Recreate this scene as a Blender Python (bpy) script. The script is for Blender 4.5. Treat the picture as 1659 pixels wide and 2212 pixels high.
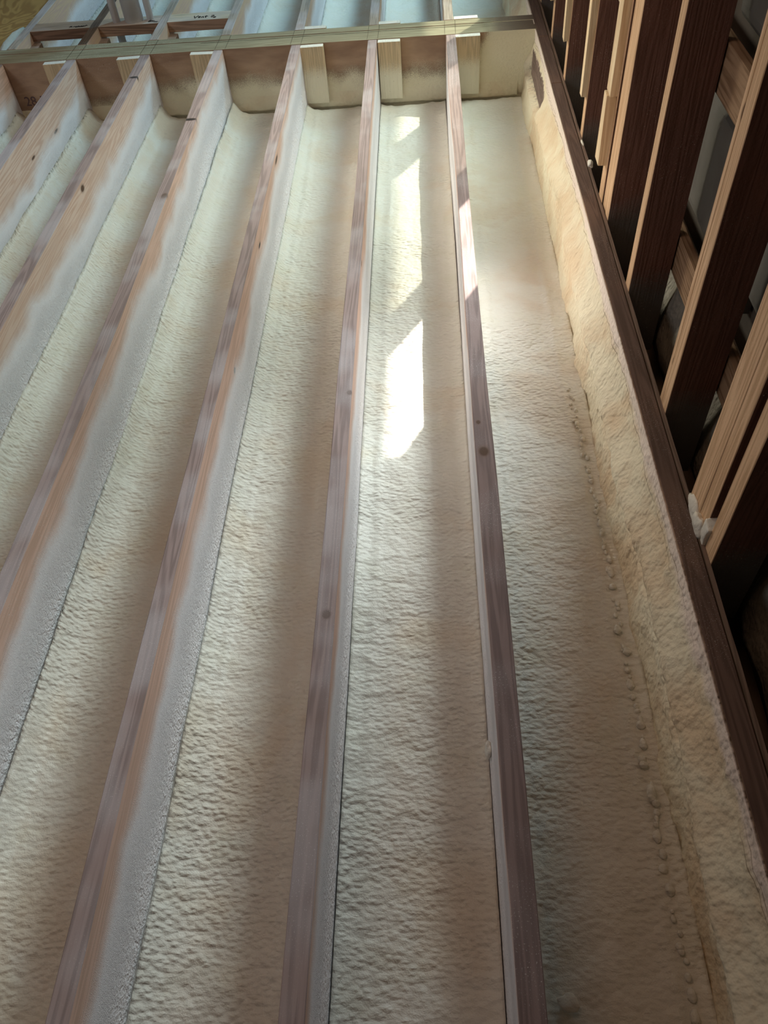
import bpy, bmesh, math, random
from mathutils import Vector, Matrix, noise
random.seed(7)
for o in list(bpy.data.objects): bpy.data.objects.remove(o)
scene = bpy.context.scene
col = scene.collection

# ------------------------------------------------------------------ camera, light, exposure
EYE = 1.60                      # camera height above the floor; every "rel" height below is above the camera
F_PX = 1669.2
M = [[0.9974866366655877, -0.022033576477366007, 0.06734189766549475],
     [-0.025773229089302088, 0.7724853267384197, 0.6345093857746691],
     [-0.06600113889838763, -0.6346502513049636, 0.7699759140276159]]   # right, down, forward
cam = bpy.data.cameras.new('camera'); cam_o = bpy.data.objects.new('camera', cam); col.objects.link(cam_o)
cam.sensor_fit = 'HORIZONTAL'; cam.sensor_width = 36; cam.lens = F_PX / 1659 * 36
cam.clip_start = 0.02; cam.clip_end = 200
R_, D_, Fw = (Vector(r) for r in M)
mat = Matrix((R_, -D_, -Fw)).transposed().to_4x4(); mat.translation = Vector((0, 0, EYE))
cam_o.matrix_world = mat
scene.camera = cam_o
scene.view_settings.view_transform = 'Standard'; scene.view_settings.look = 'None'
scene.view_settings.gamma = 1; scene.view_settings.use_curve_mapping = False
scene.view_settings.exposure = 0.09
world = bpy.data.worlds.new('sky'); scene.world = world; world.use_nodes = True
bgn = world.node_tree.nodes['Background']; bgn.inputs[0].default_value = (0.62, 0.80, 0.95, 1); bgn.inputs[1].default_value = 0.25

H = 1.1574 + EYE                # underside of the joists
FOAM = H + 0.225                # general foam surface
X0 = 0.1062; S = 0.3048; W = 0.0381
YN, YF = -3.3605, -3.5136       # near and far faces of the carrying beam
RIM = 0.4391                    # room face of the rim joist
WALLX = 0.4858                  # room face of the stud wall

def area(name, loc, target, sx, sy, power, color):
    l = bpy.data.lights.new(name, 'AREA'); l.shape = 'RECTANGLE'; l.size = sx; l.size_y = sy; l.energy = power; l.color = color
    o = bpy.data.objects.new(name, l); col.objects.link(o); o.location = loc
    o.rotation_euler = (Vector(target) - Vector(loc)).to_track_quat('-Z', 'Y').to_euler(); return o
# daylight thrown up from the bright ground outside the right-hand opening
area('daylight_right_opening', (1.0, -3.8, H - 1.9), (0, -1.2, H), 0.6, 0.8, 200, (0.87, 0.98, 0.98))
area('daylight_far_opening', (0.95, -5.6, H - 2.2), (-0.3, -2.2, H), 0.6, 0.6, 52, (0.36, 0.76, 1.0))
# added warm fill inside the room, aimed at the rim and studs
area('rim_fill_left', (-1.5, -3.7, H - 1.35), (0.44, -2.35, H + .05), 0.7, 0.7, 6.2, (1.0, 0.92, 0.74)).data.spread = math.radians(56)
# added cool fill for the beam's near face and the pipes
area('fill_back_left', (-2.8, -1.4, H - 2.0), (-1.1, -3.8, H), 0.8, 0.8, 15, (0.90, 0.94, 1.0))
# warm bounce off the subfloor beneath the joists
area('floor_bounce', (-0.8, -1.2, H - 2.5), (-0.8, -1.2, H), 1.0, 1.0, 6.2, (1.0, 0.62, 0.42))
# the sun's glint thrown up by something bright on the ground outside
UD = Vector((0.48, -0.80, -1.0))
HIT = Vector((0.10, -2.35, H)); GL = HIT + UD * 12.0
sp = bpy.data.lights.new('sun_glint', 'SPOT'); sp.energy = 42000; sp.color = (1.0, 0.93, 0.82); sp.spot_size = math.radians(9.6); sp.spot_blend = 0.04
sp.shadow_soft_size = 0.07
spo = bpy.data.objects.new('sun_glint', sp); col.objects.link(spo); spo.location = GL
spo.rotation_euler = (HIT - GL).to_track_quat('-Z', 'Y').to_euler()

# ------------------------------------------------------------------ node helpers
class NT:
    def __init__(s, name):
        s.m = bpy.data.materials.new(name); s.m.use_nodes = True; s.t = s.m.node_tree; s.t.nodes.clear()
        s.out = s.t.nodes.new('ShaderNodeOutputMaterial'); s.b = s.t.nodes.new('ShaderNodeBsdfPrincipled')
        s.t.links.new(s.b.outputs[0], s.out.inputs[0]); s.geo = s.t.nodes.new('ShaderNodeNewGeometry')
        s.sepn = None
    def set(s, n, idx, v):
        if v is None: return
        if isinstance(v, bpy.types.NodeSocket): s.t.links.new(v, n.inputs[idx])
        elif isinstance(v, (tuple, list)):
            v = tuple(v); k = len(n.inputs[idx].default_value)
            n.inputs[idx].default_value = (v + (1,))[:k] if len(v) < k else v[:k]
        else: n.inputs[idx].default_value = v
    def math(s, op, a, b=None, c=None, clamp=False):
        n = s.t.nodes.new('ShaderNodeMath'); n.operation = op; n.use_clamp = clamp
        s.set(n, 0, a); s.set(n, 1, b); s.set(n, 2, c); return n.outputs[0]
    def pos(s): return s.geo.outputs['Position']
    def xyz(s):
        if not s.sepn:
            s.sepn = s.t.nodes.new('ShaderNodeSeparateXYZ'); s.t.links.new(s.pos(), s.sepn.inputs[0])
        return s.sepn.outputs
    def nrm(s):
        n = s.t.nodes.new('ShaderNodeSeparateXYZ'); s.t.links.new(s.geo.outputs['True Normal'], n.inputs[0]); return n.outputs
    def mapping(s, scale=(1, 1, 1), loc=(0, 0, 0), vec=None):
        n = s.t.nodes.new('ShaderNodeMapping'); s.t.links.new(vec or s.pos(), n.inputs[0])
        n.inputs['Scale'].default_value = scale; n.inputs['Location'].default_value = loc; return n.outputs[0]
    def noise(s, scale, detail=3, rough=.55, dist=0, vec=None):
        n = s.t.nodes.new('ShaderNodeTexNoise'); s.t.links.new(vec or s.pos(), n.inputs['Vector'])
        n.inputs['Scale'].default_value = scale; n.inputs['Detail'].default_value = detail
        n.inputs['Roughness'].default_value = rough; n.inputs['Distortion'].default_value = dist; return n.outputs[0]
    def vor(s, scale, vec=None, feature='F1', smooth=None):
        n = s.t.nodes.new('ShaderNodeTexVoronoi'); n.feature = feature; s.t.links.new(vec or s.pos(), n.inputs['Vector'])
        n.inputs['Scale'].default_value = scale
        if smooth is not None: n.inputs['Smoothness'].default_value = smooth
        return n.outputs[0]
    def ramp(s, v, a, b, lo=0., hi=1., smooth=True):
        n = s.t.nodes.new('ShaderNodeMapRange'); n.interpolation_type = 'SMOOTHSTEP' if smooth else 'LINEAR'
        s.set(n, 0, v); n.inputs[1].default_value = a; n.inputs[2].default_value = b
        n.inputs[3].default_value = lo; n.inputs[4].default_value = hi; return n.outputs[0]
    def mix(s, f, a, b):
        n = s.t.nodes.new('ShaderNodeMix'); n.data_type = 'RGBA'; s.set(n, 0, f); s.set(n, 6, a); s.set(n, 7, b); return n.outputs[2]
    def bump(s, h, dist, strength=1., normal=None):
        n = s.t.nodes.new('ShaderNodeBump'); n.inputs['Strength'].default_value = strength; n.inputs['Distance'].default_value = dist
        s.set(n, 'Height', h)
        if normal is not None: s.t.links.new(normal, n.inputs['Normal'])
        return n.outputs[0]
    def spot(s, c, rad, scl=(1, 1, 1), soft=.35):
        """1 inside an ellipsoid mark at c"""
        n = s.t.nodes.new('ShaderNodeVectorMath'); n.operation = 'SUBTRACT'; s.t.links.new(s.pos(), n.inputs[0]); n.inputs[1].default_value = c
        m = s.t.nodes.new('ShaderNodeVectorMath'); m.operation = 'MULTIPLY'; s.t.links.new(n.outputs[0], m.inputs[0]); m.inputs[1].default_value = scl
        l = s.t.nodes.new('ShaderNodeVectorMath'); l.operation = 'LENGTH'; s.t.links.new(m.outputs[0], l.inputs[0])
        return s.ramp(l.outputs['Value'], rad * (1 - soft), rad * (1 + soft), 1, 0)
    def finish(s, color, rough=.8, normal=None, spec=.3):
        s.set(s.b, 'Base Color', color); s.set(s.b, 'Roughness', rough); s.b.inputs['Specular IOR Level'].default_value = spec
        if normal is not None: s.t.links.new(normal, s.b.inputs['Normal'])
        return s.m

def grain(n, axis='Y', seed=0.0, scale=1.0):
    """stretched rings of softwood grain, 0..1"""
    st = {'Y': (1, .045, 1), 'X': (.045, 1, 1), 'Z': (1, 1, .045)}[axis]
    v = n.mapping(scale=st, loc=(seed * 3.1, seed * 1.7, seed * 2.3))
    big = n.noise(22 * scale, 2, .5, 0, v)
    rings = n.math('SINE', n.math('MULTIPLY', big, 75))
    fine = n.noise(240 * scale, 2, .6, 0, v)
    return n.math('ADD', n.math('MULTIPLY', rings, .28), n.math('ADD', fine, .02))

FOAM_C = (0.80, 0.77, 0.70); DUST_C = (0.90, 0.875, 0.91)

def foam_mat(name, patches=(), tint=FOAM_C, warm=(0.70, 0.52, 0.33), lumpy=1.0):
    n = NT(name)
    # pebbled skin: rippled leather bumps, a little longer across the bay
    v = n.mapping(scale=(.72, 1.25, .8))
    w1 = n.noise(48, 1, .5, .25, v); w2 = n.noise(150, 1, .5, .2, v)
    vo = n.vor(95, n.mapping(scale=(.75, 1.25, .8), loc=(.3, .1, .2)), 'SMOOTH_F1', .6)
    area_ = n.noise(3.2, 2)
    hgt = n.math('ADD', n.math('MULTIPLY', w1, 1.1), n.math('ADD', n.math('MULTIPLY', w2, .40), n.math('MULTIPLY', vo, -.95)))
    hgt = n.math('MULTIPLY', hgt, n.ramp(area_, .35, .65, .55, 1.15))
    b = n.bump(hgt, .0038 * lumpy, 1.)
    b = n.bump(n.noise(420, 2), .0007, 1., b)
    blot = n.ramp(n.noise(4.3, 3, .55, .4), .48, .70)
    c = n.mix(n.math('MULTIPLY', blot, .35), tint, warm)
    c = n.mix(n.ramp(n.noise(11, 2), .45, .75, 0, .25), c, (0.72, 0.70, 0.55))
    for mask in patches:
        c = n.mix(mask(n), c, (0.20, 0.13, 0.10))
    return n.finish(c, n.ramp(area_, .3, .7, .34, .55), b, .35)

def wood_mat(name, axis='Y', seed=0., side=(0.72, 0.50, 0.40), dark=(0.68, 0.45, 0.35), under=None, dust=None, marks=(), speck=0., rough=.75, under_dust=0.):
    """dust = list of (y, height above the joist underside where the white overspray starts)"""
    n = NT(name); g = grain(n, axis, seed)
    c = n.mix(n.ramp(g, .25, .85), side, dark)
    c = n.mix(n.ramp(n.noise(3.5, 2, .5, 0, n.mapping(loc=(seed, seed, seed))), .4, .7, 0, .4), c, tuple(.62 * a + .25 * b for a, b in zip(side, dark)))
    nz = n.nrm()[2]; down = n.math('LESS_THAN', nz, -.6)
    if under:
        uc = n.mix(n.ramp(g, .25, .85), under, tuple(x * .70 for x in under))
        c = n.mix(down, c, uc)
    for (p, r, sc, colr) in marks:
        ring = n.spot(p, r * 1.45, sc, .25)
        c = n.mix(n.math('MULTIPLY', ring, .30), c, (0.22, 0.12, 0.08))
        c = n.mix(n.spot(p, r, sc, .3), c, colr)
    hb = n.math('MULTIPLY', g, .25); dist = .0012
    if dust:
        z = n.math('SUBTRACT', n.xyz()[2], H); y = n.xyz()[1]
        thr = None
        for (ya, ta), (yb, tb) in zip(dust[:-1], dust[1:]):
            seg = n.ramp(y, ya, yb, 0, tb - ta, False)
            thr = n.math('ADD', seg, thr if thr is not None else ta)
        wob = n.math('ADD', n.math('MULTIPLY', n.math('SUBTRACT', n.noise(5.5, 2, .5, 0, n.mapping(loc=(seed * 2, 0, 0))), .5), .09),
                     n.math('ADD', n.math('MULTIPLY', n.math('SUBTRACT', n.noise(700, 2), .5), .055), n.math('MULTIPLY', n.math('SUBTRACT', n.noise(60, 2), .5), .012)))
        d = n.math('ADD', n.math('SUBTRACT', z, thr), wob)
        mask = n.math('MULTIPLY', n.ramp(d, -.026, .034), n.math('SUBTRACT', 1, down))
        c = n.mix(mask, c, DUST_C)
        lump = n.math('ADD', n.noise(90, 2, .55, .5), n.math('MULTIPLY', n.noise(240, 2), .5))
        amt = n.ramp(d, .02, .13, .25, 1.6)
        hb = n.math('ADD', hb, n.math('MULTIPLY', n.math('MULTIPLY', lump, mask), n.math('MULTIPLY', amt, 2.2)))
        dist = .0022
    if speck or under_dust:
        sk = n.ramp(n.noise(520, 1, .5), .66, .72)
        reg = n.ramp(n.noise(6, 2, .5, 0, n.mapping(loc=(seed, 4, 1))), .42, .66)
        c = n.mix(n.math('MULTIPLY', n.math('MULTIPLY', sk, reg), speck), c, (0.85, 0.82, 0.80))
        if under_dust:
            c = n.mix(n.math('MULTIPLY', n.math('MULTIPLY', reg, down), under_dust), c, (0.62, 0.58, 0.62))
    b = n.bump(hb, dist, .9)
    return n.finish(c, rough, b, .25)

# ------------------------------------------------------------------ mesh helpers
def link(name, bm, mat, parent=None, smooth=False, origin=None):
    me = bpy.data.meshes.new(name); bm.normal_update(); bm.to_mesh(me); bm.free()
    o = bpy.data.objects.new(name, me); col.objects.link(o)
    for m in (mat if isinstance(mat, (list, tuple)) else [mat]): me.materials.append(m)
    if smooth: me.polygons.foreach_set('use_smooth', [True] * len(me.polygons))
    if len(me.vertices):
        xs = [v.co for v in me.vertices]
        c = Vector((sum(v.x for v in xs) / len(xs), sum(v.y for v in xs) / len(xs), min(v.z for v in xs))) if origin is None else Vector(origin)
        me.transform(Matrix.Translation(-c)); o.location = c
    if parent:
        o.parent = parent; o.location = o.location - parent.location
    return o
def tag(o, label, cat, group=None, kind=None):
    if label: o['label'] = label
    if cat: o['category'] = cat
    if group: o['group'] = group
    if kind: o['kind'] = kind
    return o
def struct(o, label=None):
    o['kind'] = 'structure'
    if label: o['label'] = label
    return o
def empty(name, loc):
    o = bpy.data.objects.new(name, None); col.objects.link(o); o.location = loc; o.empty_display_size = .05; return o
def box(bm, x0, x1, y0, y1, z0, z1, bev=0.0015, mi=0):
    vs = [bm.verts.new((x, y, z)) for x in (x0, x1) for y in (y0, y1) for z in (z0, z1)]
    idx = [(0, 1, 3, 2), (4, 6, 7, 5), (0, 4, 5, 1), (2, 3, 7, 6), (0, 2, 6, 4), (1, 5, 7, 3)]
    fs = [bm.faces.new([vs[i] for i in f]) for f in idx]
    for f in fs: f.material_index = mi
    if bev:
        es = list({e for f in fs for e in f.edges})
        bmesh.ops.bevel(bm, geom=es, offset=bev, segments=2, affect='EDGES', profile=.6)
    return fs
def interp(tab, y):
    if y <= tab[0][0]: return tab[0][1]
    for (a, va), (b, vb) in zip(tab[:-1], tab[1:]):
        if y <= b: return va + (vb - va) * (y - a) / (b - a)
    return tab[-1][1]
def ribbon(bm, pts, w, zt, th=.0004, up=(0, 0, -1)):
    """thin pen stroke lying on a surface; pts are 3D, up is the surface normal"""
    up = Vector(up)
    for a, b in zip(pts[:-1], pts[1:]):
        a, b = Vector(a), Vector(b); d = (b - a)
        if d.length < 1e-6: continue
        d.normalize(); s = d.cross(up) * w / 2; a = a - d * w * .3; b = b + d * w * .3
        q = [a - s, a + s, b + s, b - s]
        lo = [bm.verts.new(p - up * .0003) for p in q]; hi = [bm.verts.new(p + up * th) for p in q]
        bm.faces.new(hi); bm.faces.new(lo[::-1])
        for i in range(4): bm.faces.new([hi[i], lo[i], lo[(i + 1) % 4], hi[(i + 1) % 4]])
def nz3(x, y, z, s): return noise.noise(Vector((x * s, y * s, z * s)))

# ------------------------------------------------------------------ room shell (mostly outside the frame)
def plain(name, c, rough=.85, bumps=0):
    n = NT(name); cc = n.mix(n.ramp(n.noise(2.2, 3), .35, .7), c, tuple(x * .8 for x in c))
    return n.finish(cc, rough, n.bump(n.noise(60, 2), .001), .2)
M_floor = plain('subfloor', (0.34, 0.25, 0.18)); M_deck = plain('roof_deck', (0.40, 0.30, 0.20)); M_wallfar = plain('wall_board', (0.34, 0.27, 0.21))
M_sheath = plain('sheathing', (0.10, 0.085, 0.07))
XL, YB, YE = -5.0, 2.6, -7.6
def sbox(name, *a, m=M_wallfar):
    bm = bmesh.new(); box(bm, *a, bev=0); return struct(link(name, bm, m))
sbox('floor', XL, 0.62, YE, YB, -.05, 0, m=M_floor)
sbox('ceiling', XL, 0.95, YE, YB, H + .31, H + .34, m=M_deck)
sbox('wall_left', XL - .05, XL, YE, YB, 0, H + .31)
sbox('wall_back', XL, 0.62, YB, YB + .05, 0, H + .31)
sbox('wall_front', XL, 0.62, YE - .05, YE, 0, H + .31)

# ------------------------------------------------------------------ joists
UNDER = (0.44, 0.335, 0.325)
KN = (0.13, 0.075, 0.05); BLK = (0.03, 0.022, 0.02)
BOW = {0: ([(-3.37, .0028), (-2.83, -.0014), (-2.26, .0023), (-1.36, -.0014), (-1.0, -.0015), (-.27, .0010), (1, .0005)],
           [(-3.37, .0024), (-2.83, .0011), (-2.29, -.0033), (-1.36, -.0027), (-1.03, .0), (-.3, -.001), (1, -.003)]),
       1: ([(-3.37, .0019), (-2.79, .0013), (-2.28, .0042), (-1.38, .0025), (-1.02, .0040), (-.49, .0018), (1, .0004)],
           [(-3.37, -.0012), (-2.61, -.0017), (-1.83, -.0003), (-1.08, .0005), (-.49, -.002), (1, -.0013)]),
       2: ([(-3.37, .0016), (-2.84, .0026), (-2.34, .0067), (-2.01, .0072), (-1.4, .0060), (-.82, .0034), (-.49, .0020), (1, .004)],
           [(-3.37, .0013), (-2.65, .0016), (-1.95, .0010), (-1.4, -.0012), (-.84, -.0030), (-.49, -.0046), (1, -.002)]),
       3: ([(-3.37, -.006), (-2.97, -.007), (-2.49, .002), (-1.42, .0023), (-1.11, .002), (-.84, -.003), (1, -.003)],
           [(-3.37, -.008), (-2.4, -.002), (-1.41, .0028), (-1.1, -.004), (-.83, -.008), (1, -.008)])}
PALE = (0.80, 0.60, 0.50)
DUSTS = {0: [(-3.4, .02), (0, .0)],
         1: [(-3.4, .03), (-2.8, .03), (-1.6, .055), (-.6, .030), (.3, .012)],
         2: [(-3.4, .00), (-2.9, .02), (-2.3, .05), (-1.6, .075), (-.9, .055), (.2, .060)],
         3: [(-3.4, .03), (-2.8, .015), (-2.2, .06), (-1.7, .045), (-1.0, .06), (0, .07)],
         4: [(-3.4, .06), (-2.9, .075), (-2.2, .095), (-1.7, .06), (-1.0, .05), (0, .05)],
         5: [(-3.4, .10), (-3.1, .085), (-2.6, .12), (-2.1, .10), (-1, .1), (0, .1)],
         6: [(-3.4, .10), (-2.9, .11), (0, .1)], 7: [(-3.4, .10), (0, .1)]}
U = lambda x, y: (x, y, H)
MARKS = {0: [(U(.0963, -1.1946), .0045, (1, .8, 1), KN), (U(.1029, -1.1086), .0095, (1, .75, 1), KN)],
         1: [(U(-.1843, -1.303), .006, (1, .8, 1), KN), (U(-.1961, -.7235), .0075, (1, .8, 1), KN), ((-.1795, -1.83, H + .012), .004, (1, .3, 1), KN)],
         2: [((-.4843, -1.4756, H + .067), .006, (1, .6, 1), BLK), ((-.4843, -1.9929, H + .042), .007, (1, .45, 1.6), BLK), ((-.4843, -2.4587, H + .021), .010, (1, .35, 1.6), KN)],
         3: [(U(-.815, -2.745), .017, (.75, 1.9, 1), BLK), (U(-.7988, -2.2254), .009, (1, .6, 1), KN)],
         4: [(U(-1.106, -3.1417), .015, (.8, 1.7, 1), BLK), ((-1.0939, -2.3391, H + .02), .009, (1, .6, 1), KN)],
         5: [((-1.3987, -2.95, H + .10), .010, (1, .5, 2.2), KN), ((-1.3987, -2.7, H + .08), .008, (1, .5, 2), KN)]}
JN = ['nearest the stud wall, its underside partly sunlit', 'on the left of the bay with the bright sun patch',
      'third from the stud wall, salmon stripe beside white face', 'fourth from the stud wall, white faced with dark notch',
      'fifth from the stud wall, notched close to the beam', 'sixth from the stud wall, mostly bare pink wood',
      'seventh from the stud wall, only its end showing', 'beyond the left edge of the picture']
def joist(name, k, y0, y1, m, top=.27, bow=True):
    x = X0 - k * S; bm = bmesh.new(); n = max(2, int(abs(y1 - y0) / .06)); rings = []
    for i in range(n + 1):
        y = y0 + (y1 - y0) * i / n
        dl, dr = (interp(BOW[k][0], y), interp(BOW[k][1], y)) if (bow and k in BOW) else (.002 * nz3(k, y, 0, 1.1), .002 * nz3(k, y, 5, 1.1))
        xl, xr = x - W / 2 + dl, x + W / 2 + dr
        e = .0016
        w = .0008 * nz3(k * 3, y, 2, 6)
        rings.append([bm.verts.new(p) for p in ((xl + w, y, H + e), (xl + e + w, y, H), (xr - e, y, H), (xr, y, H + e), (xr, y, H + top), (xl, y, H + top))])
    for a, b in zip(rings[:-1], rings[1:]):
        for i in range(6):
            bm.faces.new([a[i], a[(i + 1) % 6], b[(i + 1) % 6], b[i]])
    bm.faces.new(rings[0][::-1]); bm.faces.new(rings[-1])
    bmesh.ops.recalc_face_normals(bm, faces=bm.faces)
    return link(name, bm, m)
YR = 1.2
for k in range(7):
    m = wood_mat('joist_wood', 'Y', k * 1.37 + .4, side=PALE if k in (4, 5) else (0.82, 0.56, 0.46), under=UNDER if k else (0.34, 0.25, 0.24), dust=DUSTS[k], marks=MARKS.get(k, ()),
                 speck=.8, under_dust=.55 if k > 0 else .15)
    j = joist('ceiling_joist', k, YN + .003, YR, m)
    tag(j, 'long ceiling joist ' + JN[k], 'joist', 'ceiling joists on the near side of the beam')
FAR = ['pale yellow joist beyond the beam nearest the stud wall', 'joist beyond the beam second from the stud wall', 'joist beyond the beam with a tan knot at its end',
       'joist beyond the beam on the right of the handwritten blocking', 'joist beyond the beam between pipe blocking and handwritten blocking',
       'dark joist beyond the beam at the left of the pipes', 'broad joist beyond the beam at the far left, beside bare plywood']
for k in range(7):
    m = wood_mat('far_joist_wood', 'Y', k * 2.1 + 7, side=(0.72, 0.50, 0.34), under=(0.50, 0.42, 0.36) if k not in (5,) else (0.17, 0.12, 0.09),
                 dust=[(-6, .05), (-3.9, .10 if k > 3 else .05), (-3.5, .16 if k > 2 else .05)], marks=[(U(X0 - 2 * S, -3.56), .014, (1, .7, 1), (.30, .17, .08))] if k == 2 else (), under_dust=.6 if k != 5 else 0)
    tag(joist('ceiling_joist', k, -6.4, YF - .003, m, bow=False), FAR[k], 'joist', 'ceiling joists beyond the beam')

# ------------------------------------------------------------------ carrying beam: three plies, side face, foam lip
def lvl_mats():
    n = NT('beam_edge'); g = grain(n, 'X', 2.2); z = n.xyz()[2]; nn = n.nrm()
    edge = n.mix(n.ramp(g, .2, .9), (0.40, 0.36, 0.25), (0.28, 0.245, 0.165))
    edge = n.mix(n.ramp(n.noise(160, 1, .5, 0, n.mapping((.03, 1, 1))), .55, .62, 0, .4), edge, (0.24, 0.19, 0.12))
    face = n.mix(n.ramp(n.noise(14, 3, .6, .3, n.mapping((.35, 1, 1.2))), .3, .7), (0.45, 0.31, 0.21), (0.30, 0.195, 0.135))
    spots = n.ramp(n.vor(16, n.mapping((1.6, 1, .9))), .02, .05, 1, 0)
    face = n.mix(n.math('MULTIPLY', spots, .7), face, (0.09, 0.05, 0.03))
    zz = n.math('SUBTRACT', z, H); x = n.xyz()[0]
    thr = n.math('ADD', n.ramp(x, -1.8, -1.0, .24, .125, False), n.ramp(x, .15, .32, 0, -.19, True))
    d = n.math('ADD', n.math('SUBTRACT', zz, thr), n.math('ADD', n.math('MULTIPLY', n.math('SUBTRACT', n.noise(500, 2), .5), .13), n.math('MULTIPLY', n.math('SUBTRACT', n.noise(8, 2), .5), .10)))
    mask = n.ramp(d, -.03, .03)
    face = n.mix(mask, face, (0.84, 0.79, 0.60))
    down = n.math('LESS_THAN', nn[2], -.6)
    c = n.mix(down, face, edge)
    c = n.mix(n.math('MULTIPLY', down, n.ramp(x, .24, .31, 0, .75)), c, (0.13, 0.085, 0.07))   # darker end by the rim
    sk = n.math('MULTIPLY', n.ramp(n.noise(430, 1), .68, .73), n.math('MULTIPLY', n.ramp(x, -1.7, -1.4, 0, 1), n.ramp(x, -1.1, -.9, 1, 0)))
    c = n.mix(sk, c, (0.85, 0.84, 0.8))
    b = n.bump(n.math('ADD', n.math('MULTIPLY', g, .2), n.math('MULTIPLY', n.noise(110, 2), n.math('MULTIPLY', mask, 1.6))), .002, .9)
    return n.finish(c, .8, b, .2)
M_lvl = lvl_mats()
M_pencil = plain('pencil', (0.10, 0.075, 0.05)); M_ink = plain('black_marker', (0.02, 0.02, 0.022))
beam = empty('carrying_beam', (-1, (YN + YF) / 2, H))
tag(beam, 'laminated carrying beam of three plies crossing all the ceiling joists', 'beam')
pw = (YN - YF) / 3
BX0, BX1 = -4.2, 0.4395
for i in range(3):
    bm = bmesh.new(); n = 60
    y1 = YN - i * pw; y0 = y1 - pw + .0026
    dz = [0, .0016, .0005][i]
    box(bm, BX0, BX1, y0, y1, H - .001 + dz, H + .30, bev=.0014)
    link('ply', bm, M_lvl, beam)
bm = bmesh.new()
for px in [X0 - k * S for k in range(0, 6)]:
    for dx in (-.021, .021):
        ribbon(bm, [(px + dx, YN - .004, H - .0012), (px + dx + .002, YN - pw * 1.5, H - .0012), (px + dx + .003, YF + .004, H - .0012)], .0011, 0)
ribbon(bm, [(-.9, YN - pw * 1.62, H - .0006), (-.5, YN - pw * 1.60, H - .0006), (.2, YN - pw * 1.60, H - .0006)], .0010, 0)
link('pencil_lines', bm, M_pencil, beam)
# stamped numbers on the beam's near face
try:
    fc = bpy.data.curves.new('stamp', 'FONT'); fc.body = '28-75'; fc.size = .052; fc.extrude = .0005; fc.align_x = 'CENTER'
    fo = bpy.data.objects.new('stamped_number', fc); col.objects.link(fo)
    dg = bpy.context.evaluated_depsgraph_get(); dg.update()
    me = bpy.data.meshes.new_from_object(fo.evaluated_get(dg)); bpy.data.objects.remove(fo)
    so = bpy.data.objects.new('stamped_number', me); col.objects.link(so); me.materials.clear(); me.materials.append(plain('stamp_ink', (0.16, 0.11, 0.12)))
    # reads left to right as seen: +X right, characters' tops towards the floor in the picture's upside-down view
    so.matrix_world = Matrix(((1, 0, 0, -1.615), (0, 0, 1, YN + .0006), (0, -1, 0, H + .165), (0, 0, 0, 1)))
    so.parent = beam; so.matrix_parent_inverse = Matrix.Translation(-Vector(beam.location))
except Exception as e: print('stamp', e)
# foam coat lip at the head of the beam
M_foam = foam_mat('spray_foam')
bm = bmesh.new(); nx = 420; xa, xb = -2.1, RIM - .06
prev = None
for i in range(nx + 1):
    x = xa + (xb - xa) * i / nx
    t = .016 + .006 * nz3(x, 1, 0, 9) + .004 * nz3(x, 1, 0, 60); z1 = H + .238 + .004 * nz3(x, 3, 0, 14) + .002 * nz3(x, 0, 0, 70)
    ring = [bm.verts.new(p) for p in ((x, YN - .001, H + .18), (x, YN + t * .35, H + .205), (x, YN + t, z1 - .008), (x, YN + t * .8, z1), (x, YN - .001, z1 + .001))]
    if prev:
        for a in range(4): bm.faces.new([prev[a], prev[a + 1], ring[a + 1], ring[a]])
    prev = ring
bmesh.ops.recalc_face_normals(bm, faces=bm.faces)
M_coat = foam_mat('foam_on_beam', tint=(0.84, 0.79, 0.60))
o = link('foam_lip', bm, M_coat, beam, True); o['label'] = 'ragged foam edge along the head of the beam'

# stiffener blocks beside the joist ends
def wood_small(name, seed, side=(0.70, 0.56, 0.36), dustz=.12, axis='Z'):
    n = NT(name); g = grain(n, axis, seed); c = n.mix(n.ramp(g, .2, .9), side, tuple(x * .78 for x in side))
    z = n.math('SUBTRACT', n.xyz()[2], H); nn = n.nrm(); down = n.math('LESS_THAN', nn[2], -.6)
    d = n.math('ADD', n.math('SUBTRACT', z, dustz), n.math('MULTIPLY', n.math('SUBTRACT', n.noise(420, 2), .5), .09))
    mask = n.ramp(d, -.03, .03); c = n.mix(mask, c, (0.84, 0.80, 0.64)); c = n.mix(down, c, (0.86, 0.84, 0.78))
    for px in (-.02, .03):
        pass
    sp_ = n.ramp(n.vor(28), .02, .045, 1, 0); c = n.mix(n.math('MULTIPLY', sp_, n.math('MULTIPLY', n.math('SUBTRACT', 1, down), .7)), c, (.25, .15, .09))
    return n.finish(c, .8, n.bump(n.math('ADD', n.noise(90, 2), g), .0012), .2)
BL = [(.1258, .2225, 'right of the joist nearest the stud wall'), (-.1785, -.0882, 'in the sun patch bay'), (-.4830, -.3930, 'right of the third joist'),
      (-.926, -.829, 'left of the notched fourth joist'), (-1.225, -1.133, 'left of the fifth joist'), (-1.530, -1.438, 'left of the sixth joist')]
for i, (a, b, t) in enumerate(BL):
    bm = bmesh.new(); box(bm, a, b, YN + .0005, YN + .030, H + .001, H + .214, bev=.003)
    for v in bm.verts:
        v.co.x += .003 * nz3(v.co.x, v.co.z, i, 9); v.co.z += .002 * nz3(v.co.x, v.co.z, i + 3, 20)
    tag(link('stiffener_block', bm, wood_small('block_wood', i * 1.9, dustz=[.09, .10, .09, .10, .12, .13][i])), 'pale upright block on the beam, ' + t, 'block', 'blocks on the near face of the beam')
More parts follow.
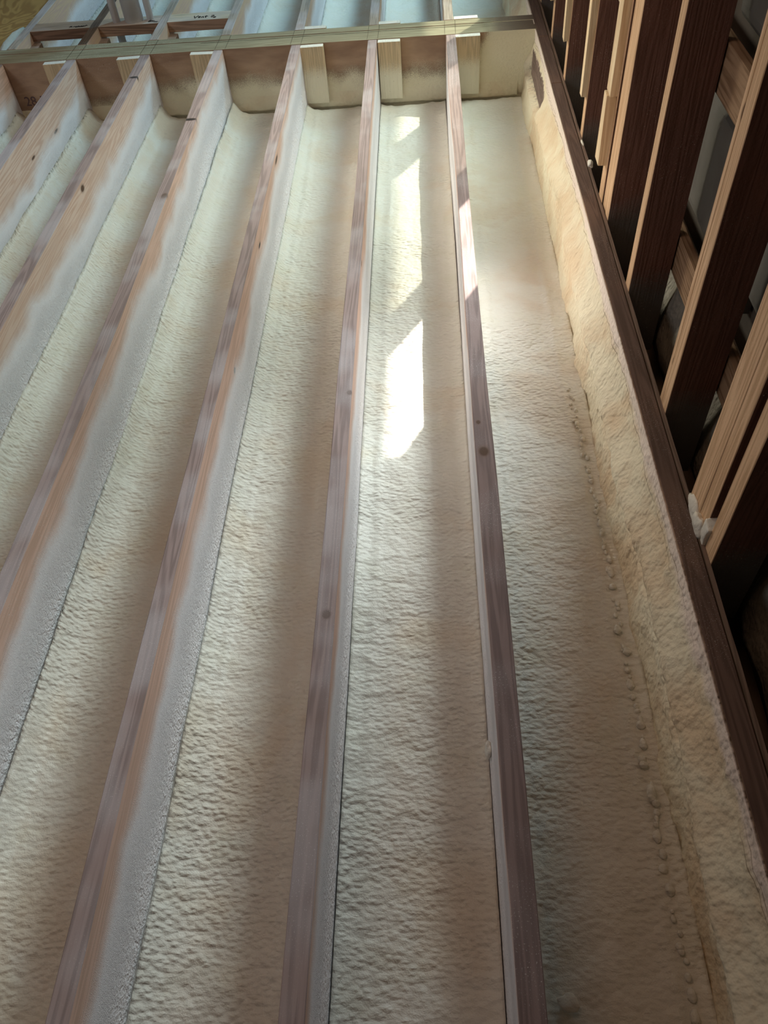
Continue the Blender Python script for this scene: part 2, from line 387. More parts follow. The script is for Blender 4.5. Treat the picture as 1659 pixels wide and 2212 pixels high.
for i, (a, b, t) in enumerate([(.1258, .2225, 'beside the joist nearest the stud wall'), (-.4830, -.3930, 'beside the joist with the tan knot'), (-.1785, -.09, 'beside the second far joist')]):
    bm = bmesh.new(); box(bm, a, b, YF - .032, YF - .0005, H - .002, H + .214, bev=.003)
    tag(link('stiffener_block', bm, wood_small('block_wood', i * 1.3 + 9)), 'pale block end behind the beam, ' + t, 'block', 'blocks on the far face of the beam')

# ------------------------------------------------------------------ blocking, writing and pipes beyond the beam
def blk_mat(side, under, seed):
    return wood_mat('blocking_wood', 'X', seed, side=side, dark=tuple(x * .6 for x in side), under=under, under_dust=.3)
def stroke_text(bm, strokes, ox, oy, s, ang=0.):
    for st in strokes:
        pts = []
        for (u, v) in st:
            u2, v2 = u * s, v * s; pts.append((ox + u2 * math.cos(ang) + v2 * math.sin(ang), oy - v2 * math.cos(ang) + u2 * math.sin(ang), H - .0008))
        ribbon(bm, pts, .0032, 0)
VENT = [[(0, 1), (.35, 0), (.75, 1.15)], [(.95, .35), (1.3, .5), (1.2, .75), (.98, .6), (.95, .25), (1.25, .08)], [(1.55, .1), (1.6, .6)], [(1.6, .45), (1.85, .65), (1.95, .1)],
        [(2.3, 1.05), (2.3, .2), (2.45, .1)], [(2.1, .75), (2.6, .8)], [(3.3, 1.0), (3.6, 1.2), (3.8, .95), (3.5, .5), (3.35, .35), (3.6, .3)],
        [(3.9, .0), (4.2, .05), (4.25, .35), (3.95, .4), (3.85, .15), (3.95, .0)]]
SCR = [[(0, .3), (.5, .9)], [(.1, .8), (.6, .3)], [(.9, .3), (1.3, .5), (1.6, .25), (1.9, .5)], [(2.1, .2), (2.3, .7), (2.6, .3)], [(2.8, .3), (3.1, .6), (3.3, .2), (3.6, .5), (3.9, .3)], [(1.6, 0), (2.4, .1), (3.4, .0), (4.2, .35)],
       [(4.0, .2), (4.3, .8), (4.6, .4)]]
DRN = [[(0, 0), (0, .8), (.5, .5), (.4, .1), (0, 0)], [(.8, .1), (.9, .5)], [(.9, .4), (1.2, .55)], [(1.4, .1), (1.7, .5), (1.9, .1)], [(2.1, .1), (2.2, .5), (2.5, .1), (2.8, .6)], [(.2, 1.0), (.9, .95), (1.4, 1.15)]]
BK = [((X0 - 6 * S + W / 2, X0 - 5 * S - W / 2), (.30, .18, .12), (.52, .38, .28), SCR, (-1.53, -3.722, .017, -.05), 'dark blocking board beyond the beam, leftmost, with a black scrawl'),
      ((X0 - 5 * S + W / 2, X0 - 4 * S - W / 2), (.42, .28, .19), (.64, .50, .38), DRN, (-1.180, -3.728, .015, .25), 'blocking board beyond the beam pierced by the white pipes'),
      ((X0 - 4 * S + W / 2, X0 - 3 * S - W / 2), (.55, .37, .27), (.74, .62, .46), VENT, (-.985, -3.735, .0235, .10), 'pale blocking board with a handwritten vent note')]
for i, ((a, b), sd, un, txt, (ox, oy, s, an), lab) in enumerate(BK):
    bm = bmesh.new(); box(bm, a, b, -3.800, -3.708, H, H + .040, bev=.0015)
    bo = link('blocking', bm, blk_mat(sd, un, i + 3.3)); tag(bo, lab, 'blocking', 'flat blocking between the far joists')
    bm = bmesh.new(); stroke_text(bm, txt, ox, oy, s, an)
    link('handwriting', bm, M_ink, bo)
    bm = bmesh.new(); box(bm, a, a + .036, -3.708, YF - .004, H + .045, H + .13, bev=.002)    # short cleat behind the board
    tag(link('cleat', bm, blk_mat((.34, .22, .15), (.40, .27, .2), i + 8.3)), 'short dark cleat behind the '+['scrawled leftmost', 'pipe-pierced', 'handwritten vent'][i] + ' blocking', 'cleat', 'cleats behind the blocking')
n = NT('white_plastic'); M_pvc = n.finish(n.mix(n.ramp(n.noise(6, 2), .4, .7), (0.88, 0.89, 0.92), (0.78, 0.78, 0.80)), .35, None, .5)
def pipe(x, y, r, z0, z1, lab, hub=None):
    bm = bmesh.new()
    prof = [(r, z0), (r, z1)]
    if hub: prof = [(r, z0), (r, hub), (r * 1.14, hub + .002), (r * 1.14, hub + .03), (r, hub + .032), (r, z1)]
    seg = 28; rings = [[bm.verts.new((x + q * math.cos(t * 2 * math.pi / seg), y + q * math.sin(t * 2 * math.pi / seg), zz)) for t in range(seg)] for q, zz in prof]
    for A, B in zip(rings[:-1], rings[1:]):
        for t in range(seg): bm.faces.new([A[t], A[(t + 1) % seg], B[(t + 1) % seg], B[t]])
    bm.faces.new(rings[0][::-1]); bm.faces.new(rings[-1])
    return tag(link('vent_pipe', bm, M_pvc, smooth=False), lab, 'pipe', 'white pipes through the blocking')
for p in (pipe(-1.327, -3.757, .0165, H - 1.2, H + .19, 'thin white pipe, leftmost of the three through the blocking'),
          pipe(-1.248, -3.757, .0400, H - 1.2, H + .02, 'thick white vent pipe, the widest of the three'),
          pipe(-1.176, -3.757, .0150, H - 1.2, H + .19, 'thin white pipe, rightmost of the three, right of the thick one')):
    for f in p.data.polygons: f.use_smooth = len(f.vertices) == 4

# ------------------------------------------------------------------ spray foam, bay by bay
def foam_bay(name, xa, xb, y0, y1, ha, hb, hm, m, dy=.0065, dx=.0068, seed=0, lip=True, beamy=None, ripple=1.):
    """closed slab of foam; underside is the lumpy skin. ha, hb: height of the skin at the two joists, hm in the middle"""
    bm = bmesh.new(); nx = max(6, int((xb - xa) / dx)); ny = max(6, int((y1 - y0) / dy)); g = []
    for j in range(ny + 1):
        y = y0 + (y1 - y0) * j / ny; row = []
        for i in range(nx + 1):
            x = xa + (xb - xa) * i / nx; u = x - xa; v = xb - x
            z = hm + (ha - hm) * math.exp(-(u / .022) ** 1.3) + (hb - hm) * math.exp(-(v / .022) ** 1.3)
            # trowel-like ridges left beside each joist
            wv = .010 * nz3(seed, y, 0, 2.2)
            z += -.0035 * math.exp(-((u - .045 - wv) / .009) ** 2) - .0035 * math.exp(-((v - .050 + wv) / .010) ** 2)
            z += .008 * nz3(x, y, seed, 5) + .0030 * nz3(x * .8, y, seed, 22) + ripple * .0016 * nz3(x * .7, y * 1.1, seed, 60)
            if beamy is not None:
                t = abs(y - beamy)
                if t < .05: z += .035 * (1 - t / .05) ** 1.5
                z -= .006 * math.exp(-((t - .07) / .03) ** 2) * (.5 + nz3(x, seed, 1, 12))
            row.append(bm.verts.new((x, y, H + z)))
        g.append(row)
    for j in range(ny):
        for i in range(nx): bm.faces.new([g[j][i], g[j + 1][i], g[j + 1][i + 1], g[j][i + 1]])
    zt = H + .312
    T = [bm.verts.new(p) for p in ((xa, y0, zt), (xb, y0, zt), (xb, y1, zt), (xa, y1, zt))]
    bm.faces.new(T)
    def side(chain, a, b): bm.faces.new(chain + [b, a])
    side(g[0], T[0], T[1]); side([r[-1] for r in g], T[1], T[2]); side(g[-1][::-1], T[2], T[3]); side([r[0] for r in g][::-1], T[3], T[0])
    o = link(name, bm, m, None, True); return o
SK = {0: .215, 1: .222, 2: .205, 3: .180, 4: .172, 5: .170, 6: .17, 7: .17}
BN = ['between the first two joists, holding the sun patch', 'between the second and third joists from the stud wall', 'between the third and fourth joists from the stud wall',
      'between the fourth and fifth joists from the stud wall', 'between the fifth and sixth joists from the stud wall', 'between the sixth and seventh joists']
e = .001
for k in range(6):
    xb = X0 - k * S - W / 2 - e; xa = X0 - (k + 1) * S + W / 2 + e
    near = k < 4
    o = foam_bay('foam_strip', xa, xb, YN + .006, .55 if k < 4 else -1.0, SK[k + 1], SK[k] + .01, .234, M_foam, dy=.0065 if near else .012, dx=.0065 if near else .010, seed=k * 3.7 + 1, beamy=YN)
    tag(o, 'pale spray foam strip ' + BN[k], 'spray foam', 'foam strips between the near joists')
for k in range(6):
    xb = X0 - k * S - W / 2 - e; xa = X0 - (k + 1) * S + W / 2 + e
    o = foam_bay('foam_strip', xa, xb, -6.3, YF - .006, .19, .20, .232, M_foam, dy=.02, dx=.013, seed=k * 5.1 + 20, beamy=YF)
    tag(o, 'spray foam strip beyond the beam, ' + ['beside the joist nearest the stud wall', 'second from the stud wall', 'right of the handwritten blocking', 'above the handwritten vent blocking', 'above the white pipes', 'above the leftmost blocking'][k], 'spray foam', 'foam strips beyond the beam')
# far strip next to the rim
o = foam_bay('foam_strip', X0 + W / 2 + e, RIM - .004, -6.3, YF - .006, .20, .15, .228, M_foam, dy=.02, dx=.013, seed=77, beamy=YF)
tag(o, 'spray foam strip beyond the beam running along the rim at the stud wall', 'spray foam', 'foam strips beyond the beam')
# bare plywood and foam tongues at the far left corner
n = NT('bare_plywood'); g_ = n.math('SINE', n.math('MULTIPLY', n.noise(5, 2, .5, .8, n.mapping((1, .45, 1))), 60))
M_ply = n.finish(n.mix(n.ramp(g_, -1, 1), (0.66, 0.40, 0.15), (0.48, 0.27, 0.10)), .75, n.bump(g_, .0006), .25)
bm = bmesh.new(); box(bm, -3.9, X0 - 6 * S - W / 2 - .002, -6.3, YF - .004, H + .235, H + .255, bev=.001)
tag(link('plywood_panel', bm, M_ply), 'golden bare plywood panel with swirling grain, top left beyond the beam', 'plywood')
def blob(bm, c, r, sc=(1, 1, 1), lump=.25, seed=0, sub=3):
    ret = bmesh.ops.create_icosphere(bm, subdivisions=sub, radius=1)
    for v in ret['verts']:
        p = v.co.copy(); f = 1 + lump * nz3(p.x + seed, p.y, p.z, 1.3) + lump * .35 * nz3(p.x, p.y + seed, p.z, 4)
        v.co = Vector(c) + Vector((p.x * r * sc[0] * f, p.y * r * sc[1] * f, p.z * r * sc[2] * f))
M_white = foam_mat('white_foam', tint=(0.84, 0.82, 0.76), warm=(0.80, 0.76, 0.66), lumpy=.5)
for i, (x, y, r, sc, t) in enumerate([(-2.08, -4.28, .11, (.35, 1.9, .35), 'pointed white foam smear on the plywood, the one nearer the corner'), (-1.90, -4.0, .09, (.7, 1.2, .3), 'pointed white foam smear beside the far left joist')]):
    bm = bmesh.new(); blob(bm, (x, y, H + .236), r, sc, .3, i * 5)
    for v in bm.verts:   # taper to a point away from the viewer
        t_ = max(0, min(1, (y + r * sc[1] - v.co.y) / (2 * r * sc[1]))); v.co.x = x + (v.co.x - x) * (1.25 - 1.1 * t_)
    tag(link('foam_smear', bm, M_white, smooth=True), t, 'foam smear', 'foam smears on the plywood')

# ------------------------------------------------------------------ rim joist, its foam and the strip beside the wall
M_rim = wood_mat('rim_wood', 'Y', 4.4, side=(0.40, 0.26, 0.19), dark=(0.26, 0.15, 0.10), under=(0.175, 0.115, 0.095), speck=.5)
bm = bmesh.new(); cuts = [-6.3, -3.285, -2.86, 1.2]
for a, b in zip(cuts[:-1], cuts[1:]):
    box(bm, RIM + .0005, RIM + W - .0005, a + .0015, b - .0015, H, H + .28, bev=.0015)
tag(link('rim_joist', bm, M_rim), 'dark brown rim board whose bare underside runs along the top of the stud wall', 'rim board')
bm = bmesh.new(); n_ = 160; prev = None
for i in range(n_ + 1):
    y = -6.3 + 7.5 * i / n_; w_ = .0015 * nz3(0, y, 0, 12)
    ring = [bm.verts.new(p) for p in ((RIM + W + .0015, y, H - .002 + w_), (RIM + W + .0085 + w_, y, H - .003), (RIM + W + .0085, y, H + .20), (RIM + W + .0015, y, H + .20))]
    if prev:
        for a in range(4): bm.faces.new([prev[a], prev[(a + 1) % 4], ring[(a + 1) % 4], ring[a]])
    prev = ring
bmesh.ops.recalc_face_normals(bm, faces=bm.faces)
tag(link('sheathing_strip', bm, wood_mat('strip_wood', 'Y', 9.1, side=(0.20, 0.14, 0.10), dark=(0.12, 0.08, 0.05), under=(0.20, 0.135, 0.105))), 'thin dark panel edge between the rim board and the studs', 'panel edge')

def dark_patch(n):
    y = n.xyz()[1]; z = n.math('SUBTRACT', n.xyz()[2], H)
    wob = n.math('MULTIPLY', n.math('SUBTRACT', n.noise(55, 3, .6), .5), .05)
    zz = n.math('ADD', z, n.math('MULTIPLY', wob, .5))
    a = n.math('MULTIPLY', n.ramp(n.math('ADD', y, wob), -3.335, -3.31), n.ramp(n.math('ADD', y, wob), -2.93, -2.89, 1, 0))
    b = n.math('MULTIPLY', n.ramp(zz, .048, .058), n.ramp(zz, .140, .152, 1, 0))
    return n.math('MULTIPLY', a, b)
def rim_foam_material():
    n = NT('rim_foam'); z = n.math('SUBTRACT', n.xyz()[2], H); y = n.xyz()[1]
    v = n.mapping(scale=(1, 1.2, .8)); w1 = n.math('SUBTRACT', n.noise(45, 1, .5, .3, v), n.math('MULTIPLY', n.vor(80, v, 'SMOOTH_F1', .6), .9)); w2 = n.noise(150, 1)
    b = n.bump(n.math('ADD', w1, n.math('MULTIPLY', w2, .5)), n.ramp(z, .02, .09, .0006, .0048) if False else .0038)
    base = n.mix(n.ramp(n.noise(5, 3, .6, .5), .40, .66, 0, .8), (0.84, 0.765, 0.59), (0.72, 0.55, 0.37))
    # whiter dusted wood right at the arris, with long dark drying cracks
    dust = n.math('ADD', z, n.math('MULTIPLY', n.math('SUBTRACT', n.noise(9, 2, .5, 0, n.mapping((1, .3, 1))), .5), .05))
    dust = n.math('ADD', dust, n.math('MULTIPLY', n.math('SUBTRACT', n.noise(600, 2), .5), .012))
    c = n.mix(n.ramp(dust, .022, .045), (0.88, 0.76, 0.69), base)
    line = n.math('ABSOLUTE', n.math('SUBTRACT', n.math('ADD', z, n.math('MULTIPLY', n.noise(7, 2, .5, 0, n.mapping((1, .5, 1))), .05)), .062))
    cr = n.math('MULTIPLY', n.ramp(line, .0004, .0014, 1, 0), n.ramp(n.noise(3, 1, .5, 0, n.mapping(loc=(5, 2, 1))), .42, .5))
    line2 = n.math('ABSOLUTE', n.math('SUBTRACT', n.math('ADD', z, n.math('MULTIPLY', n.noise(5, 2, .5, 0, n.mapping((1, .5, 1), (3, 3, 3))), .05)), .052))
    cr2 = n.math('MULTIPLY', n.ramp(line2, .0004, .0013, 1, 0), n.ramp(n.noise(3, 1, .5, 0, n.mapping(loc=(1, 7, 1))), .45, .52))
    c = n.mix(n.math('MULTIPLY', n.math('MAXIMUM', cr, cr2), .75), c, (0.28, 0.20, 0.12))
    gr = n.mix(n.ramp(grain(n, 'Y', 3.3), .2, .9), (0.24, 0.17, 0.15), (0.13, 0.09, 0.075))
    c = n.mix(dark_patch(n), c, gr)
    return n.finish(c, .6, b, .3)
bm = bmesh.new(); ny = 760; nz_ = 46; g = []; y0, y1 = YF - 2.4, .7
prof_h = .262
for j in range(ny + 1):
    y = y0 + (y1 - y0) * j / ny; row = []
    lum = max(0., min(1., (y + 2.4) / 1.2))
    for i in range(nz_ + 1):
        t = i / nz_; z = t * prof_h
        body = .004 + .032 * min(1, max(0, (z - .03) / .10)) ** 1.2 + .016 * max(0, (z - .17) / .09) ** 1.5
        edge = min(1, z / .03)
        lumps = edge * ((.009 + .003 * lum) * nz3(y, z, 3, 7) + (.0025 + .0035 * lum) * nz3(y, z, 9, 30) + .0022 * nz3(y, z, 1, 70))
        # a long overhanging bulge with a crease above it
        cre = .140 + .030 * nz3(y, 0, 4, 2.0)
        bul = .012 * math.exp(-((z - cre + .028) / .022) ** 2) * (.5 + .8 * (nz3(y, 2, 2, 3.1) + .5)) - .010 * lum * math.exp(-((z - cre - .004) / .006) ** 2)
        if -3.335 < y < -2.89 and .06 < z < .15: body = .012; bul = 0; lumps *= .3
        row.append(bm.verts.new((RIM - max(.0012, body + lumps + bul * edge), y, H + .0005 + z)))
    g.append(row)
for j in range(ny):
    for i in range(nz_): bm.faces.new([g[j][i], g[j][i + 1], g[j + 1][i + 1], g[j + 1][i]])
back0 = [bm.verts.new((RIM + .0004, y, H + .0005)) for y in (y0, y1)]; back1 = [bm.verts.new((RIM + .0004, y, H + .0005 + prof_h)) for y in (y0, y1)]
bm.faces.new([r[0] for r in g] + [back0[1], back0[0]]); bm.faces.new([r[-1] for r in g][::-1] + [back1[0], back1[1]])
bm.faces.new([back0[0], back1[0]] + g[0][::-1]); bm.faces.new([back1[1], back0[1]] + g[-1])
bm.faces.new([back0[0], back0[1], back1[1], back1[0]])
bmesh.ops.recalc_face_normals(bm, faces=bm.faces)
tag(link('rim_foam', bm, rim_foam_material(), smooth=True), 'lumpy spray foam packed along the rim board above the stud wall', 'spray foam')
o = foam_bay('foam_strip', X0 + W / 2 + e, RIM - .042, YN + .006, .55, .222, .232, .236, foam_mat('corner_foam', warm=(0.62, 0.42, 0.25)), seed=33, beamy=YN, ripple=1.3)
tag(o, 'spray foam strip between the first joist and the rim, darkening towards the viewer', 'spray foam', 'foam strips between the near joists')
# bead of popped bubbles in the crease between strip and rim foam
bm = bmesh.new(); random.seed(3); y = -1.55
while y < .2:
    r = random.uniform(.002, .0075) * (1.15 if y > -1.0 else .8)
    x = .372 + .018 * nz3(y, 1, 1, 2.4) + random.uniform(-.006, .006)
    blob(bm, (x, y, H + .232 - r * .2), r, (1, random.uniform(.9, 1.8), .8), .3, y * 9, 2); y += r * random.uniform(1.0, 5)
tag(link('foam_bead', bm, M_foam, smooth=True), 'line of popped foam bubbles along the crease beside the rim', 'foam bead', None, 'stuff')
# small drips and lumps
def lump(name, c, r, sc, lab, seed, m=M_white):
    bm = bmesh.new(); blob(bm, c, r, sc, .35, seed); return tag(link(name, bm, m, smooth=True), lab, 'foam lump', 'loose foam lumps')
lump('foam_lump', (.1806, -.1724, H + .222), .013, (1.2, 1, .6), 'small foam lump on the foam near the bottom edge of the picture', 4, M_foam)
lump('foam_lump', (X0 - W / 2 - .004, -.5437, H + .17), .009, (.7, 1.6, 2.2), 'foam drip on the left side of the joist nearest the stud wall', 5, M_foam)
lump('foam_lump', (.486, -2.268, H - .004), .010, (.8, 1.9, .9), 'round grey foam dab on the panel edge left of the triple stud', 6)
lump('foam_lump', (.4835, -2.41, H + .000), .007, (.6, 3.0, .8), 'thin foam dab beside the rounder one on the panel edge', 8)

# ------------------------------------------------------------------ right-hand stud wall
STUD_D = .089
def stud_mat(seed, pale=0.):
    n = NT('stud_wood'); g = grain(n, 'Z', seed); nn = n.nrm()
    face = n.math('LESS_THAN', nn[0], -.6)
    wide = n.mix(n.ramp(g, .2, .9), (0.21, 0.105, 0.08), (0.155, 0.075, 0.055))  # same wood as the edges, with shade painted into the wide faces
    nar = n.mix(n.ramp(g, .2, .9), (0.76, 0.52, 0.33), (0.57, 0.36, 0.21))  # room-facing edges painted paler, as lit
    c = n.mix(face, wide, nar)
    z = n.math('SUBTRACT', n.xyz()[2], H)
    d = n.math('ADD', n.math('ADD', z, .075), n.math('MULTIPLY', n.math('SUBTRACT', n.noise(380, 2), .5), .10))
    d = n.math('ADD', d, n.math('MULTIPLY', n.math('SUBTRACT', n.noise(14, 2), .5), .06))
    c = n.mix(n.math('MULTIPLY', n.ramp(d, 0, .09), n.math('SUBTRACT', 1, face)), c, (0.20, 0.185, 0.17))
    sk = n.math('MULTIPLY', n.ramp(n.noise(480, 1), .71, .75), n.ramp(n.noise(12, 2), .5, .6))
    c = n.mix(n.math('MULTIPLY', sk, n.math('SUBTRACT', 1, face)), c, (0.7, 0.62, 0.55))
    kn = n.ramp(n.vor(5.5, n.mapping((1, 1, .6), (seed, 0, seed))), .035, .06, 1, 0); c = n.mix(n.math('MULTIPLY', kn, .7), c, (.10, .05, .03))
    return n.finish(c, .75, n.bump(n.math('ADD', g, n.noise(200, 1)), .0006), .25)
M_strip = wood_mat('furring_wood', 'Z', 2.2, side=(0.84, 0.68, 0.46), dark=(0.70, 0.52, 0.32))
M_strip2 = wood_mat('furring_side', 'Z', 5.2, side=(0.70, 0.47, 0.26), dark=(0.52, 0.31, 0.16))
HEAD = H - .42      # top of the window header
def stud(ya, yb, z0, lab, seed, x0=WALLX, z1=H + .18, strip=None):
    """strip = (z bottom, z top, thickness, y lo, y hi) of a furring strip on the room face"""
    e_ = empty('wall_stud', ((x0 + STUD_D / 2), (ya + yb) / 2, z0))
    bm = bmesh.new(); nz = 14; rings = []
    for i in range(nz + 1):
        z = z0 + (z1 - z0) * i / nz; w_ = .0012 * nz3(seed, z, 0, 2.5)
        rings.append([bm.verts.new(p) for p in ((x0, ya + .0012 + w_, z), (x0, yb - .0012 + w_, z), (x0 + .0012, yb + w_, z), (x0 + STUD_D, yb + w_, z), (x0 + STUD_D, ya + w_, z), (x0 + .0012, ya + w_, z))])
    for a, b in zip(rings[:-1], rings[1:]):
        for i in range(6): bm.faces.new([a[i], a[(i + 1) % 6], b[(i + 1) % 6], b[i]])
    bm.faces.new(rings[0][::-1]); bm.faces.new(rings[-1]); bmesh.ops.recalc_face_normals(bm, faces=bm.faces)
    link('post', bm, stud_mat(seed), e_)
    if strip:
        for (za, zb, th, ya2, yb2) in strip:
            bm = bmesh.new(); box(bm, x0 - th, x0 - .0004, ya2, yb2, za, zb, bev=.0012)
            for v in bm.verts:
                if v.co.z > zb - .02: v.co.z += .010 * nz3(v.co.x * 40, v.co.y * 40, seed, 1); v.co.x += .003 * (1 if v.co.z > zb - .004 else 0)
            so_ = link('furring_strip', bm, M_strip, e_); so_['label'] = 'thin pale strip nailed on the stud edge'
    return tag(e_, lab, 'stud', 'studs of the right-hand wall')
SG = [(-3.650, 'slim dark stud beyond the beam end at the top edge'), (-3.262, 'narrow stud just past the end of the beam'),
      (-2.884, 'stud with a pale edge ending in a broken tip, left of the redder one'), (-2.458, 'stud with a pale edge strip and a reddish wide side with a knot')]
for i, (y, lab) in enumerate(SG):
    ya, yb = y - W / 2, y + W / 2
    stud(ya, yb, HEAD, lab, 11 + i * 2.3, strip=[(HEAD, H - (.127 if i < 3 else .122), .020, ya + .001, yb - .004)])
# triple stud beside the window: three posts side by side, each a stud of its own
for i, (ya, yb, x0, lab, st) in enumerate([(-2.098, -2.050, WALLX - .000, 'left post of the triple stud, edged by pale strips', [(0, H - .285, .022, -2.094, -2.060), (H - .283, H - .105, .026, -2.100, -2.064)]),
                                      (-2.046, -2.003, WALLX + .004, 'middle post of the triple stud', None), (-1.999, -1.958, WALLX + .002, 'right post of the triple stud, next to a deep shadow', None)]):
    stud(ya, yb, 0, lab, 20 + i * 3.1, x0=x0, strip=st)
for i, (ya, yb, lab, st) in enumerate([(-1.668, -1.630, 'lone stud with a smooth amber edge, right of the triple stud', None),
                                       (-1.2515, -1.236, 'thin packing piece along the left of the paired stud', None), (-1.235, -1.200, 'stud with nail holes crossed behind by the blocking boards', None),
                                       (-.972, -.916, 'wider left post of the pair above the white foam plug', None), (-.914, -.876, 'rough-grained right post of the pair above the white foam plug', None),
                                       (-.852, -.812, 'knotty bowed stud to the right of the white foam plug', None), (-.43, -.392, 'stud out of the picture to the right', None), (0, .038, 'stud near the viewer out of the picture', None)]):
    if ya > -.6: continue
    stud(ya, yb, 0, lab, 31 + i * 1.9, strip=st)
# boards crossing behind the studs
for i, (z0, z1, lab) in enumerate([(.606, .700, 'lower cross board seen between the studs behind their backs'), (1.012, 1.105, 'upper cross board with a split knot seen between the studs')]):
    bm = bmesh.new(); box(bm, .5785, .600, -1.95, 1.0, EYE + z0, EYE + z1, bev=.002)
    tag(link('cross_board', bm, wood_mat('cross_board_wood', 'Y', 3 + i * 4, side=(0.34, 0.22, 0.135), dark=(0.19, 0.11, 0.06))), lab, 'board', 'cross boards behind the studs')
# grey foil-like foam panels standing in the bays behind the boards
n = NT('grey_panel'); M_panel = n.finish(n.mix(n.ramp(n.noise(7, 2), .4, .7), (0.13, 0.125, 0.11), (0.10, 0.095, 0.083)), .7, n.bump(n.noise(30, 2), .002), .3)
n = NT('black_gap'); M_gap = n.finish((0.02, 0.015, 0.012, 1), .9)
for i, (ya, yb, za, zb, lab) in enumerate([(-1.745, -1.30, .735, .985, 'grey insulation board between the lone amber stud and the nail-holed stud'),
                                           (-1.28, -1.02, .56, .935, 'grey insulation board between nail-holed stud and the pair near the foam plug'),
                                           (-1.70, -1.30, .30, .585, 'grey foam panel glimpsed at the top right corner')]):
    bm = bmesh.new(); r = .035
    # rounded slab
    n2 = 10; prev = None; rows = []
    for j in range(n2 + 1):
        t = j / n2 * math.pi / 2
        rows.append((r * (1 - math.sin(t)), r * (1 - math.cos(t))))
    outl = []
    for (sy, sz, cy, cz) in ((-1, -1, ya, za), (1, -1, yb, za), (1, 1, yb, zb), (-1, 1, ya, zb)):
        pass
    ins = [(0, .0), (.010, .006), (.022, .009)]
    vsets = []
    for (d, xx) in [(0, .030), (0, .012), (.006, .004), (.014, 0)]:
        vsets.append([bm.verts.new((.604 + xx, y, EYE + z)) for y, z in ((ya + d, za + d * 2), (ya + d + .0, zb - d * 2), (yb - d, zb - d * 2), (yb - d, za + d * 2))])
    for A, B in zip(vsets[:-1], vsets[1:]):
        for q in range(4): bm.faces.new([A[q], A[(q + 1) % 4], B[(q + 1) % 4], B[q]])
    bm.faces.new(vsets[-1]); bm.faces.new(vsets[0][::-1]); bmesh.ops.recalc_face_normals(bm, faces=bm.faces)
    tag(link('insulation_board', bm, M_panel), lab, 'insulation board', 'grey boards behind the studs')
# sprayed foam and backing behind the studs
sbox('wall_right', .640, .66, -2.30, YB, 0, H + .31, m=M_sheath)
bm = bmesh.new()
for i in range(6):
    pass
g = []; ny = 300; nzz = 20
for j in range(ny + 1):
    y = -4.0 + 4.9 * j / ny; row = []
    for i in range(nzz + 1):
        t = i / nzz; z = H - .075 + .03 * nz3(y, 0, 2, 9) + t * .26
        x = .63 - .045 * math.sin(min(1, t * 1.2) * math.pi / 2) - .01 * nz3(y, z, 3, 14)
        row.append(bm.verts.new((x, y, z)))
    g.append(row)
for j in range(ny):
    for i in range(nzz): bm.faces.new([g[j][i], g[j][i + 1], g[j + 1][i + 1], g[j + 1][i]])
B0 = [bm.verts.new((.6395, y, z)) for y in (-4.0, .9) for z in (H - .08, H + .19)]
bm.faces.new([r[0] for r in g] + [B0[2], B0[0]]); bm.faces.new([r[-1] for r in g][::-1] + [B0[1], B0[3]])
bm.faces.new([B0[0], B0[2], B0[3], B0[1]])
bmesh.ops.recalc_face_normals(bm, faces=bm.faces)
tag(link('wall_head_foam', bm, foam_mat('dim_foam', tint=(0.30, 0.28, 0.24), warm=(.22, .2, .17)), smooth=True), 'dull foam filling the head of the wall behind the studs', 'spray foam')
# white foam plug
plug = empty('foam_plug', (.50, -.90, H - .05)); tag(plug, 'chalky white foam plug wedged between two studs under the rim board', 'foam plug')
bm = bmesh.new(); blob(bm, (.4855, -.937, H - .004), .017, (.65, 1.9, 1.3), .4, 2); link('foam_lobe', bm, M_white, plug, True)
bm = bmesh.new(); box(bm, .479, .520, -.8765, -.8525, H - .055, H + .02, bev=.004)
bmesh.ops.subdivide_edges(bm, edges=bm.edges, cuts=3, use_grid_fill=True)
for v in bm.verts: v.co += Vector((nz3(*v.co, 30), nz3(*(v.co + Vector((3, 1, 2))), 30), 1.5 * nz3(*(v.co + Vector((7, 1, 2))), 30))) * .0045
link('foam_lobe', bm, M_white, plug, True)
bm = bmesh.new(); blob(bm, (.481, -.893, H - .012), .016, (.6, 1.4, 1.5), .4, 7); link('foam_lobe', bm, M_white, plug, True)

# ------------------------------------------------------------------ the window in the right-hand wall, below the frame of the photograph
WXM = .520                                     # plane of the window
def cross(X, yh, xp=WXM):
    """point where the glint's ray to (X, yh) on the joists' underside crosses the plane x = xp"""
    P = Vector((X, yh, H)); t = (xp - X) / (GL.x - X); return P + (GL - P) * t
jamb = cross(.10, -1.625).y; m1 = cross(.10, -2.172).y; m0 = cross(.10, -3.17).y
HEADZ = cross(.246, -2.3).z
M_trim = plain('window_wood', (0.62, 0.50, 0.38))
win = empty('window_1', (.52, -3.4, 1.2)); struct(win)
def wpart(nm, *a):
    bm = bmesh.new(); box(bm, *a, bev=.002); return link(nm, bm, M_trim, win)
wpart('header', .505, .575, -4.9, -2.105, HEADZ, HEAD)
wpart('jamb', .505, .535, jamb, -2.105, .3, HEADZ)
for mc, hw in ((m1, .064), (m0, .098)): wpart('mullion', .505, .535, mc - hw, mc + hw, .3, HEADZ)
wpart('sill', .495, .545, -4.9, -2.105, .22, .3)
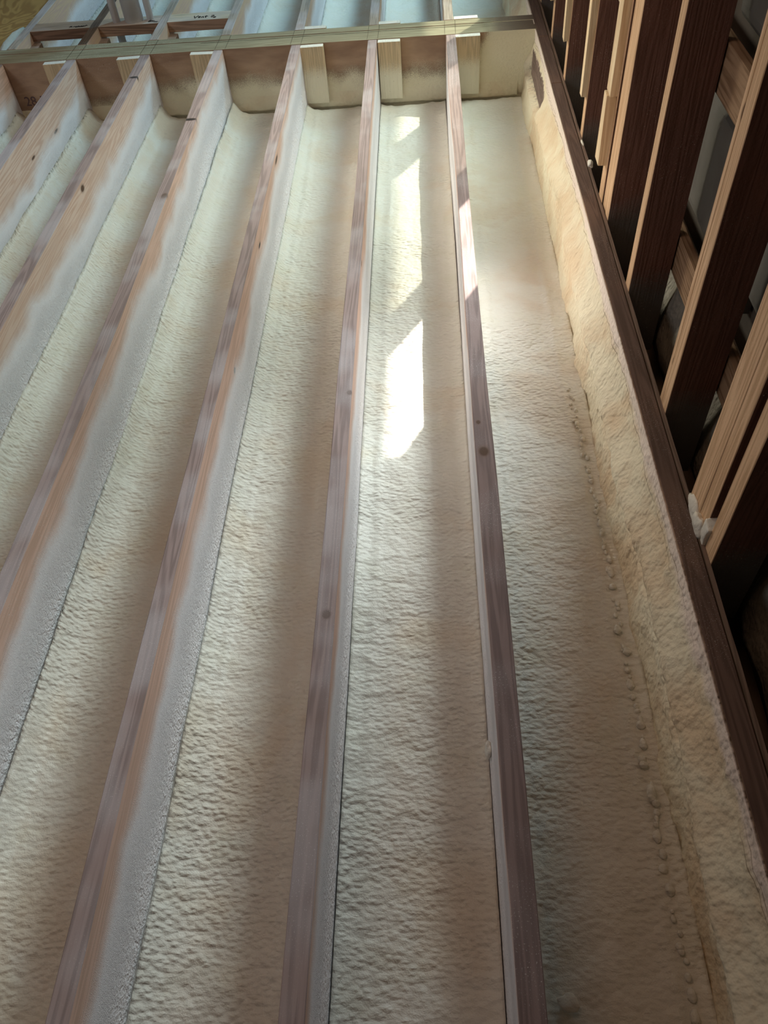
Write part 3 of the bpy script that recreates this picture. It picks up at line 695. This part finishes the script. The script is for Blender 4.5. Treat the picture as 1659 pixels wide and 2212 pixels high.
# unseen shape added to round off the lit patch
bm = bmesh.new(); pz = [cross(.030, -1.53), cross(-.07, -1.50), cross(-.16, -1.47)]
poly = [(jamb + .01, pz[0].z + .05)] + [(p.y, p.z) for p in pz] + [(jamb + .01, pz[2].z)]
A = [bm.verts.new((.510, y, z)) for y, z in poly]; B = [bm.verts.new((.530, y, z)) for y, z in poly]
bm.faces.new(A); bm.faces.new(B[::-1])
for q in range(len(poly)): bm.faces.new([A[q], B[q], B[(q + 1) % len(poly)], A[(q + 1) % len(poly)]])
bmesh.ops.recalc_face_normals(bm, faces=bm.faces); link('glint_corner_mask', bm, M_trim, win)
# glass added to dim the glint in the two far lights; near one open
def glass_mat():
    m = bpy.data.materials.new('glint_dimming_glass'); m.use_nodes = True; t = m.node_tree; t.nodes.clear()
    o_ = t.nodes.new('ShaderNodeOutputMaterial'); tr = t.nodes.new('ShaderNodeBsdfTransparent'); gl = t.nodes.new('ShaderNodeBsdfGlossy'); mx = t.nodes.new('ShaderNodeMixShader')
    tr.inputs[0].default_value = (.54, .56, .53, 1); gl.inputs['Roughness'].default_value = .05; mx.inputs[0].default_value = .06
    t.links.new(tr.outputs[0], mx.inputs[1]); t.links.new(gl.outputs[0], mx.inputs[2]); t.links.new(mx.outputs[0], o_.inputs[0]); return m
M_glass = glass_mat()
for a, b in ((m0 + .098, m1 - .064), (-4.9, m0 - .098)):
    bm = bmesh.new(); box(bm, .518, .521, a, b, .3, HEADZ, bev=0); link('pane', bm, M_glass, win)
sbox('cavity_light_stop', .5755, .6395, -2.098, -2.05, 0, H + .2, m=M_sheath)  # unseen box added to stop stray light along the wall cavity
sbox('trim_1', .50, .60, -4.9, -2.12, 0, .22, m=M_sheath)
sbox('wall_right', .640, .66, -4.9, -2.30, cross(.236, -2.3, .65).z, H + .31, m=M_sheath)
# added unseen plank fence outside; its top edge trims the glint
fx = 1.55
bm = bmesh.new(); ftop = cross(-.028, -2.2, fx).z
box(bm, fx, fx + .03, -9.5, -1.0, ftop - 3.4, ftop, bev=.003)
tag(link('outside_blocker', bm, M_trim), 'board fence added outside to cut the glint, out of the picture', 'blocker')
